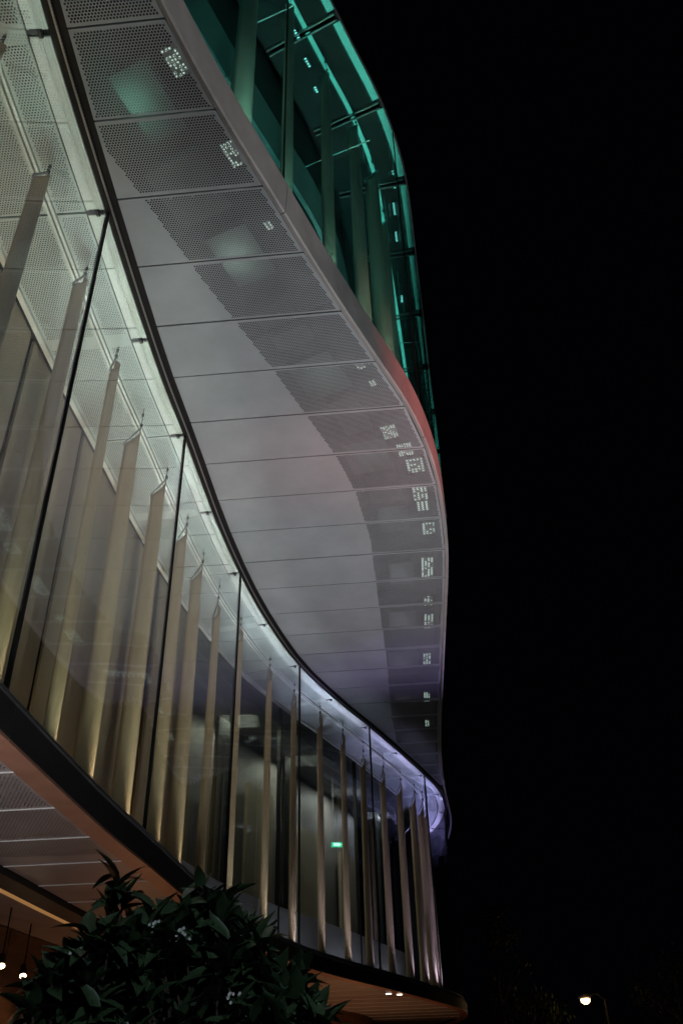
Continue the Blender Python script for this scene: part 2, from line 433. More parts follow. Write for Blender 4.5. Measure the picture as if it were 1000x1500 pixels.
for y0, y1 in zip(ys[:-1], ys[1:]):
    a0, b0 = seam_pts(y0, 0.009); a1, b1 = seam_pts(y1, -0.009)
    if any(x is None for x in (a0, b0, a1, b1)) or b0[0]-a0[0] < 0.05 or b1[0]-a1[0] < .05: continue
    o = P_(perf_sheet('soffit_panel', [(a0, b0, b1, a1)], Z2+random.uniform(-.003, .003), soffit_mask, M['panel'], B, pitch=0.026, rad=0.40, border=1.2, lip=0.03))

# small countersunk fixings near the seams of the nearer plain panels
for y0 in ys[7:17]:
    a0, b0 = seam_pts(y0, 0.0)
    mb = MB()
    for t in np.linspace(.06, .97, 7):
        for g in (-.035, .035):
            c = a0+(b0-a0)*t+UY*g; mb.tube([(c[0], c[1], Z2-.006), (c[0], c[1], Z2+.004)], .006, 6)
    P_(mb.build('fixing_screws', M['alu'], B))['kind'] = 'stuff'
# fascia panels
fy = [-4.4, -1.2, 1.7, 4.92, 8.26, 11.76, 15.4, 19.0, 22.6]
FS = [U.at_y(y) for y in fy]; s = FS[-1]
while s+3.6 < LU: s += 3.6; FS.append(s)
for a, b in zip(FS[:-1], FS[1:]):
    bsweep('fascia_panel', U, a+.005, b-.005, [(0.04, Z2-0.004), (0.006, Z2-0.012), (-0.012, Z2+0.0), (-0.03, ZF-0.05), (-0.03, ZF), (0.03, ZF), (0.03, Z2+0.02)], M['fascia'], step=.2)
bsweep('fascia_gasket', U, 0, LU, rect(0.0, 0.05, ZF+0.001, ZF+0.05), M['black'])
bsweep('fascia_backing', U, 0, LU, rect(0.034, 0.05, Z2+0.03, ZF), M['trim'])

# plenum above the perforated soffit: joists, boxes standing for lit slab patches, led bars seen through the holes
PZ = Z2+0.36
for i, y in enumerate(np.arange(3.0, 24, 3.2)):
    s = U.at_y(y); p = U.pos(s, .9); a = U.ang(s)
    mb = MB(); mb.box((p[0], p[1], Z2+.22), (.03, .75, .06), a); P_(mb.build('plenum_joist', M['dark'], B))
patch_spots = [(3.72,.62),(4.5,.78),(5.3,.72),(6.2,.8),(7.0,.82),(7.8,.8),(8.7,.85),(9.5,.78),(10.3,.75),(11.95,.72),(13.6,.74),(15.2,.75),(17,.7),(19,.65)]
for y, o in patch_spots:
    s = U.at_y(y); p = U.pos(s, o); mb = MB(); mb.box((p[0], p[1], Z2+.28), (.33, .24+.05*math.sin(y*3), .05), U.ang(s)); P_(mb.build('lit_patch_box', M['litpatch'], B))

# ---------------------------------------------------------------- gallery ceiling panels, rails
for a, b in zip(JS[:-1], JS[1:]):
    n = 4
    for (o0, o1) in ((0.21, 0.485), (0.565, 1.13)):
        q = np.linspace(a+.012, b-.012, n+1); A = G.pos(q, o0); C_ = G.pos(q, o1)
        quads = [(A[i], A[i+1], C_[i+1], C_[i]) for i in range(n)]
        mid = (a+b)/2; pm = G.pos(mid, .7); tv = np.array([math.cos(G.ang(mid)), math.sin(G.ang(mid))])
        if A[0][1] < 22.5 and b < LG-8:
            P_(perf_sheet('ceiling_panel', quads, Z2-0.002, lambda P, pm=pm, tv=tv: np.abs((P-pm) @ tv) > 0.085, M['ceil'], B, pitch=0.026, rad=0.33, border=1.0, lip=0.02))
        else:
            bsweep('ceiling_panel', G, a+.012, b-.012, rect(o0, o1, Z2-0.002, Z2+.01), M['ceil'])
bsweep('ceiling_rail', G, 0, LG, rect(0.49, 0.515, Z2-0.035, Z2+0.01), M['strip'])
bsweep('ceiling_rail', G, 0, LG, rect(0.535, 0.56, Z2-0.035, Z2+0.01), M['strip'])
bsweep('ceiling_edge_trim', G, 0, LG, rect(1.135, 1.19, Z2-0.04, Z2+0.01), M['strip'])
bsweep('ceiling_plenum', G, 0, LG, rect(0.0, 1.2, Z2+0.30, Z2+0.32), M['dark'])

# ---------------------------------------------------------------- inner wall of the gallery
s = G.at_y(-2.0); i = 0; sEnd = G.at_y(12.6)
while s < sEnd:
    wd = 1.55 if i % 2 else 1.75
    bsweep('wall_board', G, s+.0, s+wd-.10, rect(1.22, 1.25, Z1, Z2-0.045), M['tan']); s += wd; i += 1
bsweep('wall_backing', G, 0, sEnd+.2, rect(1.30, 1.34, Z1, Z2+.3), M['slab'])
s0 = sEnd+.2; k = 0
while s0+1.9 < LG:
    bsweep('inner_glass', G, s0+.02, s0+1.88, rect(1.21, 1.22, Z1+1.0, Z2-.045), M['iglass'])
    bsweep('dado_panel', G, s0+.01, s0+1.89, rect(1.19, 1.24, Z1, Z1+.98), M['paledado'])
    p = G.pos(s0, 1.22); mb = MB(); mb.box((p[0], p[1], (Z1+Z2)/2), (.025, .04, (Z2-Z1)/2-.03), G.ang(s0)); P_(mb.build('mullion', M['slab'], B))
    s0 += 1.9; k += 1
# the room behind
bsweep('room_back_wall', G, G.at_y(11), LG, rect(2.5, 2.6, Z1, Z2), M['roomw'])
for y, wd, z0, z1, m_, oo in ((13.4, .9, 0, 3.3, 'board', 2.2), (14.3, .7, .3, 2.5, 'board', 2.0), (15.3, .4, 0, 4.3, 'slab', 1.9), (17.0, 1.1, .9, 3.6, 'board', 2.3), (17.6, .35, 0, 4.3, 'slab', 1.8), (19.2, 1.6, .9, 3.3, 'board', 2.35), (21.5, 1.3, .4, 3.2, 'board', 2.3), (23.4, .7, 0, 4.5, 'slab', 1.8)):
    s = G.at_y(y); bsweep('room_screen', G, s, s+wd, rect(oo, oo+.08, Z1+z0, Z1+z1), M[m_])
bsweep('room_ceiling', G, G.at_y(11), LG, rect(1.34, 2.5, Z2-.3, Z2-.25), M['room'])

# ---------------------------------------------------------------- upper gallery
UJ = FS
for a, b in zip(UJ[:-1], UJ[1:]):
    n_ = 26; lo = U.pos(np.linspace(a+.01, b-.01, n_), .02)
    fa, fb = (a+.01)/LU*UT.s[-1], (b-.01)/LU*UT.s[-1]
    if U.pos(b)[1] < 24 and b < U.at_y(25): fa, fb = UT.at_y(lo[0][1]), UT.at_y(lo[-1][1])
    hi = UT.pos(np.linspace(fa, fb, n_), .02); v = []; f = []
    for k in range(n_):
        v += [(lo[k][0], lo[k][1], ZF+.05), (hi[k][0], hi[k][1], Z3), (hi[k][0]-.012, hi[k][1], Z3), (lo[k][0]-.012, lo[k][1], ZF+.05)]
    for k in range(n_-1):
        for c in range(4): f.append((k*4+c, k*4+(c+1) % 4, k*4+4+(c+1) % 4, k*4+4+c))
    f += [(3, 2, 1, 0), tuple((n_-1)*4+c for c in range(4))]
    bpart('upper_glass_pane', v, f, M['uglass'])
    mb = MB(); mb.tube([(lo[0][0], lo[0][1], ZF+.05), (hi[0][0], hi[0][1], Z3-.02)], .011, 5); P_(mb.build('glazing_joint', M['black'], B))
bsweep('roof_edge', UT, 0, UT.s[-1], rect(0.0, 0.05, Z3+0.002, Z3+0.14), M['slab'])
ribs = [UT.at_y(y) for y in (1.6, 3.2, 4.8, 6.32, 7.75, 9.22, 10.8, 12.4, 14.0, 15.55, 17.1, 18.7)]
for a, b in zip(ribs[:-1], ribs[1:]):
    bsweep('led_strip', UT, a+.10, b-.10, rect(0.03, 0.14, Z3-0.02, Z3-0.002), M['tealstrip'])
    bsweep('led_strip', UT, a+.02, b-.02, rect(0.52, 0.585, Z3-0.02, Z3-0.002), M['tealstrip'])
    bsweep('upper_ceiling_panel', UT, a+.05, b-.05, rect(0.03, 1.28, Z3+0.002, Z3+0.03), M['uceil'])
for s in ribs:
    p = UT.pos(s, .66); a = UT.ang(s)
    for dd in (-.045, .045):
        q = (p[0]+math.cos(a)*dd, p[1]+math.sin(a)*dd); mb = MB(); mb.box((q[0], q[1], Z3-.03), (.012, .6, .03), a); P_(mb.build('ceiling_rib', M['alu'], B))
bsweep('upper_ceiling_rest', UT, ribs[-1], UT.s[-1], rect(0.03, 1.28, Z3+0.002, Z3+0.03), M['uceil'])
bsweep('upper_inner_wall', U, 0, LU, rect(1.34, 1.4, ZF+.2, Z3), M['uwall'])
bsweep('upper_bulkhead', U, 0, LU, [(1.26, 11.45+EYE), (1.33, 11.45+EYE), (1.33, 12.25+EYE), (1.22, 12.25+EYE)], M['uband'])
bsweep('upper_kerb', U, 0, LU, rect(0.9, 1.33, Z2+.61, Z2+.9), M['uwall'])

# ---------------------------------------------------------------- lower soffit panels
GI = G.off(0.09); GB = G.off(1.16)
def low_mask(P): return (P[:, 1] < 7.6)
ly = [-2.7, -1.9, -1.1, -.3, .5, 1.4, 2.2, 3.0, 3.8, 4.6, 5.42, 6.22, 7.03, 7.84, 8.65, 9.46, 10.3, 11.1, 11.9, 12.7, 13.5, 14.3, 15.1, 15.9, 16.7, 17.5, 18.3, 19.1, 19.9, 20.7, 21.5, 22.3, 23.1, 23.9, 24.7, 25.5]
def xat(Pl, y):
    i = int(np.argmax(Pl[:, 1])); return float(np.interp(y, Pl[:i, 1], Pl[:i, 0]))
XL = -7.2
def low_edge(y, g, inner):
    x = xat(GI, y); st = np.array([x, y])+UY*g
    h = line_hit(st+UX*0.4, -UX, GI)
    if h is None: h = st
    return h
for y0, y1 in zip(ly[:-1], ly[1:]):
    a, b = low_edge(y0, .006, 0), low_edge(y1, -.006, 0)
    if y0 < 13.6:
        c, d = line_hit(a-UX*.01, -UX, GB), line_hit(b-UX*.01, -UX, GB)
        if c is None or d is None: continue
        P_(perf_sheet('lower_soffit_panel', [(c, a, b, d)], Z0, low_mask if y0 < 7.6 else None, M['soffit2'], B, pitch=0.03, rad=0.3, border=1.2, lip=.02))
    else:
        c, d = a-UX*5, b-UX*5
        P_(perf_sheet('lower_soffit_panel', [(c, a, b, d)], Z0, None, M['soffit2'], B, pitch=0.25, lip=.02))
    # bright joint profile
    p = (a+c)/2; ln = np.linalg.norm(a-c)/2
    mb = MB(); mb.box((p[0]-UY[0]*.006, p[1]-UY[1]*.006, Z0-.002), (ln, .0055, .004), SEAM); P_(mb.build('joint_profile', M['strip'], B))
sW = G.at_y(13.6)
bsweep('dark_beam', G, 0, sW, rect(1.17, 1.42, Z0-.06, Z0+.05), M['slab'])
bsweep('light_cove', G, 0, G.at_y(11.2), rect(1.43, 1.52, Z0-.05, Z0+.02), M['ledwarm'])
bsweep('ground_floor_ceiling', G, 0, sW, rect(1.53, 3.0, Z0-.01, Z0+.03), M['soffit2'])
s = 0; 
while s+1.3 < sW+4:
    bsweep('timber_board', G, s+.008, s+1.29, rect(2.3, 2.36, 0, Z0-.02), M['wood']); s += 1.3
bsweep('ground_floor_wall', G, sW+4, LG, rect(2.3, 2.36, 0, Z0), M['wood'])

# ---------------------------------------------------------------- fins
def make_fin(x, y, z0, z1, width, ang, twist, material, rail_pos, zc, label, group, sweepdir=1, cut=0.36):
    root = empty('vertical_fin', (x, y, z0)); tag(root, label, 'fin', group)
    nz, nw = 14, 8; v = []; f = []
    for j in range(nz+1):
        t = j/nz; a = ang+twist*(t-.5)
        ca, sa = math.cos(a), math.sin(a)
        wj = width*(1.0-0.18*t*t)
        for i in range(nw+1):
            u = i/nw-.5; h = 1-(2*u)**2
            top = z1-cut*(0.5-u*sweepdir) if j == nz else None
            zz = (z0+(z1-cut-z0)*j/(nz-1)) if j < nz else z1-cut+cut*(.5+u*sweepdir)
            if j == nz-0: pass
            lx = u*wj; lyy = 0.07*h
            v.append((lx*ca-lyy*sa, lx*sa+lyy*ca, zz-z0))
    for j in range(nz):
        for i in range(nw):
            a = j*(nw+1)+i; f.append((a, a+1, a+nw+2, a+nw+1))
    o = mesh_obj('blade', v, f, material, root, True)
    md = o.modifiers.new('thick', 'SOLIDIFY'); md.thickness = 0.012; md.offset = 0
    a = ang+twist*.5; ca, sa = math.cos(a), math.sin(a); wj = width*.9
    lo = Vector((-.5*wj*ca*sweepdir, -.5*wj*sa*sweepdir, z1-cut-z0-.02)); hi = Vector((.5*wj*ca*sweepdir, .5*wj*sa*sweepdir, z1-z0))
    midp = lo.lerp(hi, .5)+Vector((0, 0, .035))
    cen = Vector((rail_pos[0]-x, rail_pos[1]-y, zc-z0))
    mb = MB(); mb.tube([lo+Vector((0,0,-.03)), lo+Vector((0,0,.03)), midp, hi+Vector((0,0,.05))], .011, 6); mb.build('top_rod', M['alu'], root)
    mb = MB(); mb.tube([hi+Vector((0,0,.0)), hi.lerp(cen, .5)+Vector((0,0,.01)), cen], [.007, .006, .005], 6); mb.build('hanger', M['alu'], root)
    mb = MB(); c = hi.lerp(cen, .25); mb.tube([c+Vector((0,0,-.025)), c+Vector((0,0,.025))], .016, 8); c = hi.lerp(cen, .7); mb.tube([c+Vector((0,0,-.02)), c+Vector((0,0,.02))], .014, 8)
    mb.build('clamp', M['trim'], root)
    return root

def fin_label(kind, i, n, txt): return txt
# lower gallery: (y on rail, apparent width, label)
FW = [.16,.20,.17,.09,.30,.31,.24,.29,.13,.10,.11,.12,.13,.13,.19,.20,.25,.30,.32,.34]
FY = [3.45,4.60,5.72,6.85,7.97,9.09,10.2,11.25,12.25,13.4,14.75,15.9,16.95,17.95,19.0,20.05,21.1,22.1,22.95,23.6]
labels = [
 'cream fin cut off by the left photo edge, highest and nearest of the gallery fins',
 'wide cream fin leaning at upper left with its pointed tip before the perforated ceiling',
 'cream fin running just left of the first black glass joint',
 'slimmest near fin with one thin bright edge, right of the first black glass joint',
 'cream fin with slanted top, second right of the first black glass joint',
 'broad cream fin midway between first and second black glass joints',
 'cream fin crossed by the second black glass joint',
 'broad bright footed cream fin right of the second black glass joint',
 'narrow greyish fin above the top of the shrub, left of the thin third joint',
 'very narrow pale fin beside the thin third glass joint',
 'narrow fin with bright left lit foot, midway between third and fourth joints',
 'narrow grey fin touching the left side of the fourth black glass joint',
 'narrow pale fin left of the green exit sign',
 'narrow pale fin right beside the green exit sign',
 'taller grey fin left of the fifth black glass joint with bright foot edge',
 'grey mauve fin just right of the fifth black glass joint',
 'mauve fin with white lit foot, third from the far glass joint',
 'wide mauve fin with lit foot, second from the far glass joint',
 'pinkish lit fin next to the far glass joint',
 'last pink violet fin beyond the far glass joint at the corner']
FINPOS = []
FB = [-.752, -.557, -.4445, -.360, -.305, -.2575, -.2195, -.1912, -.167, -.135, -.097, -.0645, -.0325, -.006, .0185, .0406, .060, .0759, .0836, .0886]
TZ = [.03, .03, .05, .06, .20, .12, .10, .16, .30, .10, .12, .12, .14, .14, .30, .30, .26, .26, .28, .28]
Poff = G.off(0.36); kk = int(np.argmax(Poff[:, 1]))
for i, b in enumerate(FB):
    f_ = Poff[:kk, 0]-b*Poff[:kk, 1]; m_ = np.where((f_[:-1]*f_[1:] <= 0) & (Poff[:kk-1, 1] > 1))[0][0]
    R_ = Poff[m_]; s = G.s[m_]
    view = math.atan2(R_[1], R_[0])
    width = 0.27; r = min(1, .62*FW[i]/width); tilt = math.asin(r)
    ang = view+math.pi-tilt
    d = np.array([math.cos(ang), math.sin(ang)]); right = np.array([math.sin(view), -math.cos(view)])
    sd = 1 if d @ right > 0 else -1
    c_ = R_-d*sd*width*.45
    make_fin(c_[0], c_[1], Z1-0.01, Z2-TZ[i]-.17, width, ang, 0.12, M['fin'], tuple(R_), Z2-.02, labels[i], 'cream fins hanging behind the gallery glass', sd)
    FINPOS.append((R_[0]+right[0]*.10-math.cos(view)*.10, R_[1]+right[1]*.10-math.sin(view)*.10, (c_, R_), s))
ulabels = ['broad green lit fin nearest the steel fascia at top of the upper floor', 'slim dark green fin second from left on the upper floor', 'dark green fin whose tip hangs by a thin rod, third on the upper floor',
 'green fin fourth from left on the upper floor', 'wide bright green fin above the red part of the fascia', 'grey green fin rightmost on the upper floor beside the teal strip']
UW = [.24, .12, .15, .19, .27, .2, .14, .14, .14]
for i, y in enumerate((3.0, 5.02, 5.95, 6.95, 7.85, 8.75, 9.75)):
    s = U.at_y(y)-.0; Poff = U.off(0.5); k = int(np.argmax(Poff[:, 1])); x = float(np.interp(y, Poff[:k, 1], Poff[:k, 0]))
    view = math.atan2(y, x); width = .32; r = min(1, UW[max(0, i-1)]/width); ang = view+math.pi-math.asin(r)
    d = np.array([math.cos(ang), math.sin(ang)]); right = np.array([math.sin(view), -math.cos(view)]); sd = 1 if d @ right > 0 else -1
    lab = (['green lit fin above the photo top, hidden behind the steel fascia']+ulabels)[i]
    if i == 0: continue
    lamp('upper_fin_uplight', 'SPOT', (x+right[0]*.22-math.cos(view)*.15, y+right[1]*.22-math.sin(view)*.15, Z2+.66), 170*(1.5 if i in (1, 5) else .8), (.60, 1.0, .78), (x, y, Z2+3.8), .02, spot=50, blend=1.0)
    make_fin(x, y, Z2+.61, Z3-.35, width, ang, .15, M['ufin'], (x, y), Z3-.02, lab, 'green lit fins behind the upper glass', sd, .45)

# tie rods in the upper gallery
def rod(p0, p1):
    mb = MB(); mb.tube([p0, p1], .009, 6); o = mb.build('tie_rod', M['alu'], B); P_(o)

ZR = 12.3+EYE
rod((-.44, 7.92, ZR), (.62, 7.49, ZR))
rod((-1.01, 5.72, ZR), (-.43, 5.49, ZR))
rod((1.2, 11.78, ZR), (1.6, 11.78, ZR))
rod((1.45, 13.1, ZR-.8), (1.72, 13.1, ZR-.8))
# ---------------------------------------------------------------- lights inside
def mixc(a, b, t): t = max(0, min(1, t)); return tuple(a[k]*(1-t)+b[k]*t for k in range(3))
NEARC, MIDC, FARC = (0.80, 1.0, 0.90), (0.82, 0.92, 1.0), (0.58, 0.50, 1.0)
def galcol(y): return mixc(NEARC, MIDC, (y-7)/6) if y < 13 else mixc(MIDC, FARC, (y-13)/8)
for i, (x, y, d, s) in enumerate(FINPOS):
    p = G.pos(s, .16)
    c = (1.0, .95, .80) if y < 13 else mixc((1, .9, .78), (.50, .48, 1.0), (y-13)/6)
    strong = [.35, .35, .5, 2.0, 1.6, 1.7, 1.6, 1.7, .5, .35, .9, .35, .4, .35, 1.0, .6, 3.6, 6.0, 9.0, 9.0][i]
    tx, ty = d[1]*.75+d[0]*.25
    lamp('fin_uplight', 'SPOT', (x, y, Z1+.03), 32*strong, c, (tx, ty, Z1+2.2), .02, spot=38, blend=1.0)
for a, b in zip(JS[:-1], JS[1:]):
    m_ = (a+b)/2; p = G.pos(m_, .2); y = p[1]
    if p[1] > 27 or m_ > G.at_y(25.4)+4: continue
    o = lamp('gallery_floor_wash', 'AREA', (p[0], p[1], Z1+.05), 5 if y < 5 else 11 if y < 9 else 15, galcol(y), None, 2.9, .06)
    o.rotation_euler = (Matrix.Rotation(G.ang(m_), 3, 'Z') @ Matrix.Rotation(math.pi, 3, 'X')).to_euler(); o.data.spread = math.radians(28)
# warm wash on the near tan wall
for y in (2.5, 5.5, 8.5, 11.5):
    s = G.at_y(y); p = G.pos(s, 1.16); o = lamp('wall_wash', 'AREA', (p[0], p[1], Z1+.05), 8, (1.0, .74, .46), None, 2.6, .05); o.data.spread = math.radians(60)
    o.rotation_euler = (Matrix.Rotation(G.ang(s), 3, 'Z') @ Matrix.Rotation(math.pi, 3, 'X')).to_euler()
for y, c in ((13.5, (1, .86, .72)), (16, (1, .88, .78)), (18.5, (1, .88, .82)), (21, (.95, .84, .88)), (23.5, (.8, .75, 1))):
    p = G.pos(G.at_y(y), 1.85); lamp('room_light', 'AREA', (p[0], p[1], Z2-.36), 30, c, (p[0], p[1], 0), .7)
for y in (14, 16.5, 19, 21.5):
    q_ = G.at_y(y); p = G.pos(q_, .95); o = lamp('dado_wash', 'AREA', (p[0], p[1], Z1+.04), 2.2, (.85, .88, 1.0), None, 1.8, .05)
    o.rotation_euler = (Matrix.Rotation(G.ang(q_), 3, 'Z') @ Matrix.Rotation(math.pi, 3, 'X')).to_euler()
# violet end bay round the corner
e0 = G.at_y(24.3)
for k in range(4):
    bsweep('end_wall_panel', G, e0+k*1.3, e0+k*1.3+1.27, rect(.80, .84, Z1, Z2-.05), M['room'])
for k in range(3):
    p = G.pos(e0+.6+k*1.7, .45); o = lamp('end_wash', 'AREA', (p[0], p[1], Z1+.05), 14, (.38, .30, 1.0), None, 1.5, .08)
    o.rotation_euler = (Matrix.Rotation(G.ang(e0+.6+k*1.7), 3, 'Z') @ Matrix.Rotation(math.pi, 3, 'X')).to_euler(); o.data.spread = math.radians(80)
# upper gallery teal wash
for a, b in zip(ribs[:-1], ribs[1:]):
    m_ = (a+b)/2; p = U.pos(m_, .3)
    o = lamp('upper_floor_wash', 'AREA', (p[0], p[1], Z2+.66), 1.3, (.50, 1.0, .66), None, 1.3, .06)
    o.rotation_euler = (Matrix.Rotation(U.ang(m_), 3, 'Z') @ Matrix.Rotation(math.pi, 3, 'X')).to_euler(); o.data.spread = math.radians(50)
    p = U.pos(m_, .95)
    o = lamp('upper_wall_wash', 'AREA', (p[0], p[1], Z2+.95), 2.0, (.10, 1.0, .88), None, 1.3, .05)
    o.rotation_euler = (Matrix.Rotation(U.ang(m_), 3, 'Z') @ Matrix.Rotation(math.pi, 3, 'X')).to_euler(); o.data.spread = math.radians(45)
# plenum glow
for i, y in enumerate((3.7, 5.3, 7.0, 8.7, 10.3, 12, 13.7, 15.5, 17.5, 20)):
    s = U.at_y(y); p = U.pos(s, .8); c = (.30, 1.0, .72) if y < 5 else mixc((.7, 1.0, .85), (.8, .8, 1.0), (y-6)/8)
    lamp('plenum_lamp', 'AREA', (p[0], p[1], Z2+.05), 1.3 if y < 6 else .35, c, (p[0], p[1], Z2+1), .3)

# LED light boxes above the perforated soffit (seen through the holes)
ledspots = [(3.66,-1.28,.13,.07),(4.52,-.90,.13,.07),(5.31,-.64,.05,.04),(7.32,.28,.05,.05),(7.62,.43,.05,.04),(8.55,.66,.13,.10),(8.92,.88,.13,.10),(9.28,1.04,.16,.12),(9.9,1.14,.2,.11),(10.25,1.20,.12,.09),(10.85,1.33,.16,.10),
            (12.0,1.38,.30,.10),(13.1,1.47,.2,.08),(13.9,1.53,.28,.09),(15.5,1.60,.25,.08),(17.4,1.72,.25,.07),(19.0,1.83,.25,.05)]
for i, (y, x, ly_, lx_) in enumerate(ledspots):
    r = empty('light_box', (x, y, Z2+.34)); a = U.ang(U.at_y(y)); r.rotation_euler = (0, 0, a)
    o_ = ['topmost', 'second', 'third', 'fourth', 'fifth', 'sixth', 'seventh', 'eighth', 'ninth', 'tenth', 'eleventh', 'twelfth', 'thirteenth', 'fourteenth', 'fifteenth', 'sixteenth', 'lowest'][i]
    tag(r, ('teal white' if i < 3 else 'white')+' light box glowing through the perforated soffit, '+o_+(' counted from the top' if 0 < i < 16 else ' of the row'), 'light box', 'led light boxes above the perforated soffit')
    mb = MB(); mb.box((0, 0, .02), (ly_, lx_, .02)); mb.build('housing', M['alu'], r)
    mb = MB(); pt = .034 if y < 9 else .052; nx, ny = max(2, round(2*ly_/pt)), max(2, round(2*lx_/pt))
    for k in range(nx):
        for k2 in range(ny):
            if random.random() < .25: continue
            mb.box((-ly_+(k+.5)*2*ly_/nx, -lx_+(k2+.5)*2*lx_/ny, -.004), (pt*.27, pt*.27, .004))
    mb.build('lens', M['ledwhite'], r)
# small teal lamps in the upper ceiling, then glowing rows standing for lamp reflections
for i, (x, y, l_) in enumerate([(-.46,6.61,.10),(-.32,7.04,.09),(-.20,7.49,.06),(1.12,9.06,.05),(1.16,9.34,.05),(1.17,9.82,.14),(1.23,10.44,.12),(1.40,12.0,.1)]):
    a = U.ang(U.at_y(y)); r = empty('lamp_and_reflection_row', (x, y, Z3-.02), a)
    tag(r, ['upper', 'middle', 'lower', 'topmost', 'second', 'third', 'fourth', 'lowest'][i]+(' dotted teal led row in the dark upper ceiling' if i < 3 else ' short glowing row standing for a lamp reflection beside the teal strip'), 'ceiling light', ['dotted led rows left of the teal rail', 'white teal glowing rows standing for lamp reflections right of the green fins'][i >= 3])
    mb = MB(); mb.box((0, 0, .008), (l_, .03, .008)); mb.build('housing', M['trim'], r)
    mb = MB(); n = max(2, int(l_/.02))
    for k in range(n): mb.box((-l_+(k+.5)*2*l_/n, 0, -.004), (l_/n*.45, .018, .003))
    mb.build('lens', M['tealglow'], r)

# exit sign
sg = G.at_y(20.3); r = empty('exit_sign', (-.30, 20.3, Z1+2.86), math.radians(8))
tag(r, 'small glowing green exit sign hanging inside the gallery', 'exit sign')
mb = MB(); mb.box((0, 0, 0), (.17, .025, .05)); mb.build('sign_panel', M['exit'], r)
mb = MB(); mb.box((-.05, -.027, 0), (.075, .003, .034)); mb.box((.05, -.027, 0), (.04, .003, .006)); mb.add([(.09,-.03,.02),(.09,-.03,-.02),(.12,-.03,0)], [(0,1,2)]); mb.build('pictogram', M['exitw'], r)
mb = MB(); mb.tube([(-.12,0,.05),(-.12,0,Z2-.3-Z1-2.86)], .006, 6); mb.tube([(.12,0,.05),(.12,0,Z2-.3-Z1-2.86)], .006, 6); mb.build('hanger', M['alu'], r)

# track spots under the lower soffit
for i, (x, y, z, lab) in enumerate([(-3.6, 9.66, 1.32+EYE, 'warm spot lamp at the left photo edge under the lower soffit'), (-3.69, 10.6, 1.34+EYE, 'warm spot lamp just right of the left edge one, above the timber wall'), (-1.45, 11.9, 1.385+EYE, 'warm spot lamp glimpsed through the leaves of the shrub')]):
    r = empty('spot_lamp', (x, y, z)); tag(r, lab, 'spot lamp', 'spot lamps under the lower soffit')
    d = Vector((.25, -.55, -.8)).normalized()
    mb = MB(); mb.tube([(0,0,Z0-z), (0,0,.06)], .008, 6); mb.build('stem', M['black'], r)
    mb = MB(); mb.tube([-d*.09, d*.05], [.03, .045], 12); mb.build('housing', M['black'], r)
    mb = MB(); mb.tube([d*.045, d*.054], [.036, .036], 12); mb.build('lens', M['lens'], r)
    lamp('spot_glow', 'SPOT', Vector((x, y, z))+d*.06, 9, (1, .6, .3), (x-1.0, y+.9, 0.6), .03, spot=110)
for x, y, lab in ((.62, 18.9, 'left one of the two small lit downlights at the far slab edge'), (.84, 19.1, 'right one of the two small lit downlights at the far slab edge')):
    r = empty('downlight', (x, y, Z0)); tag(r, lab, 'downlight', 'pair of downlights at the far slab edge')
    mb = MB(); mb.tube([(0,0,-.02),(0,0,-.002)], .08, 14); mb.build('trim_ring', M['alu'], r)
    mb = MB(); mb.tube([(0,0,-.03),(0,0,-.021)], .055, 14); mb.build('lens', M['lens2'], r)
# added warm fill aimed up at the lower soffit, no fitting
for y in (5, 9, 13, 17, 21):
    s = G.at_y(y); p = G.pos(s, 1.6); lamp('soffit_fill', 'AREA', (p[0], p[1], .4), 2.0 if y < 12 else 20, (1.0, .46, .22), (p[0]+.5, p[1], Z0), .8)

# added floodlights with invented posts and housings
for i, (loc, tgt, pw, colr, cone) in enumerate(ADDED_FLOODS):
    r = empty('added_flood_lamp', (loc[0], loc[1], 0)); tag(r, ['neutral', 'pink white', 'red', 'warm white', 'violet'][i]+' added ground flood lamp washing the facade from the pavement', 'flood lamp')
    d = (Vector(tgt)-Vector(loc)).normalized(); c = Vector((0, 0, loc[2]-.1))
    mb = MB(); mb.tube([(0,0,0), (0,0,loc[2]-.2)], .03, 8); mb.build('post', M['black'], r)
    mb = MB(); mb.tube([c-d*.16, c+d*.02], [.07, .12], 14); mb.build('housing', M['black'], r)
    lamp('added_flood_light', 'SPOT', loc, pw, colr, tgt, .08, spot=cone, blend=.9)

# ------------------------------------------------------------------ shrubs
M['leaf'] = mat('dark_glossy_leaf', (0.055, 0.10, 0.045), 0.36, 0.0, noise=0.5, nscale=14, spec=0.6)
M['leaf_tree'] = mat('tree_leaf', (0.06, 0.075, 0.03), 0.6, 0.0, noise=0.4, nscale=3)
M['bark'] = mat('brown_bark', (0.09, 0.06, 0.04), 0.8, 0.0, noise=0.4, nscale=12, bump=.3)
M['petal'] = mat('white_petal', (0.7, 0.7, 0.66), 0.6)

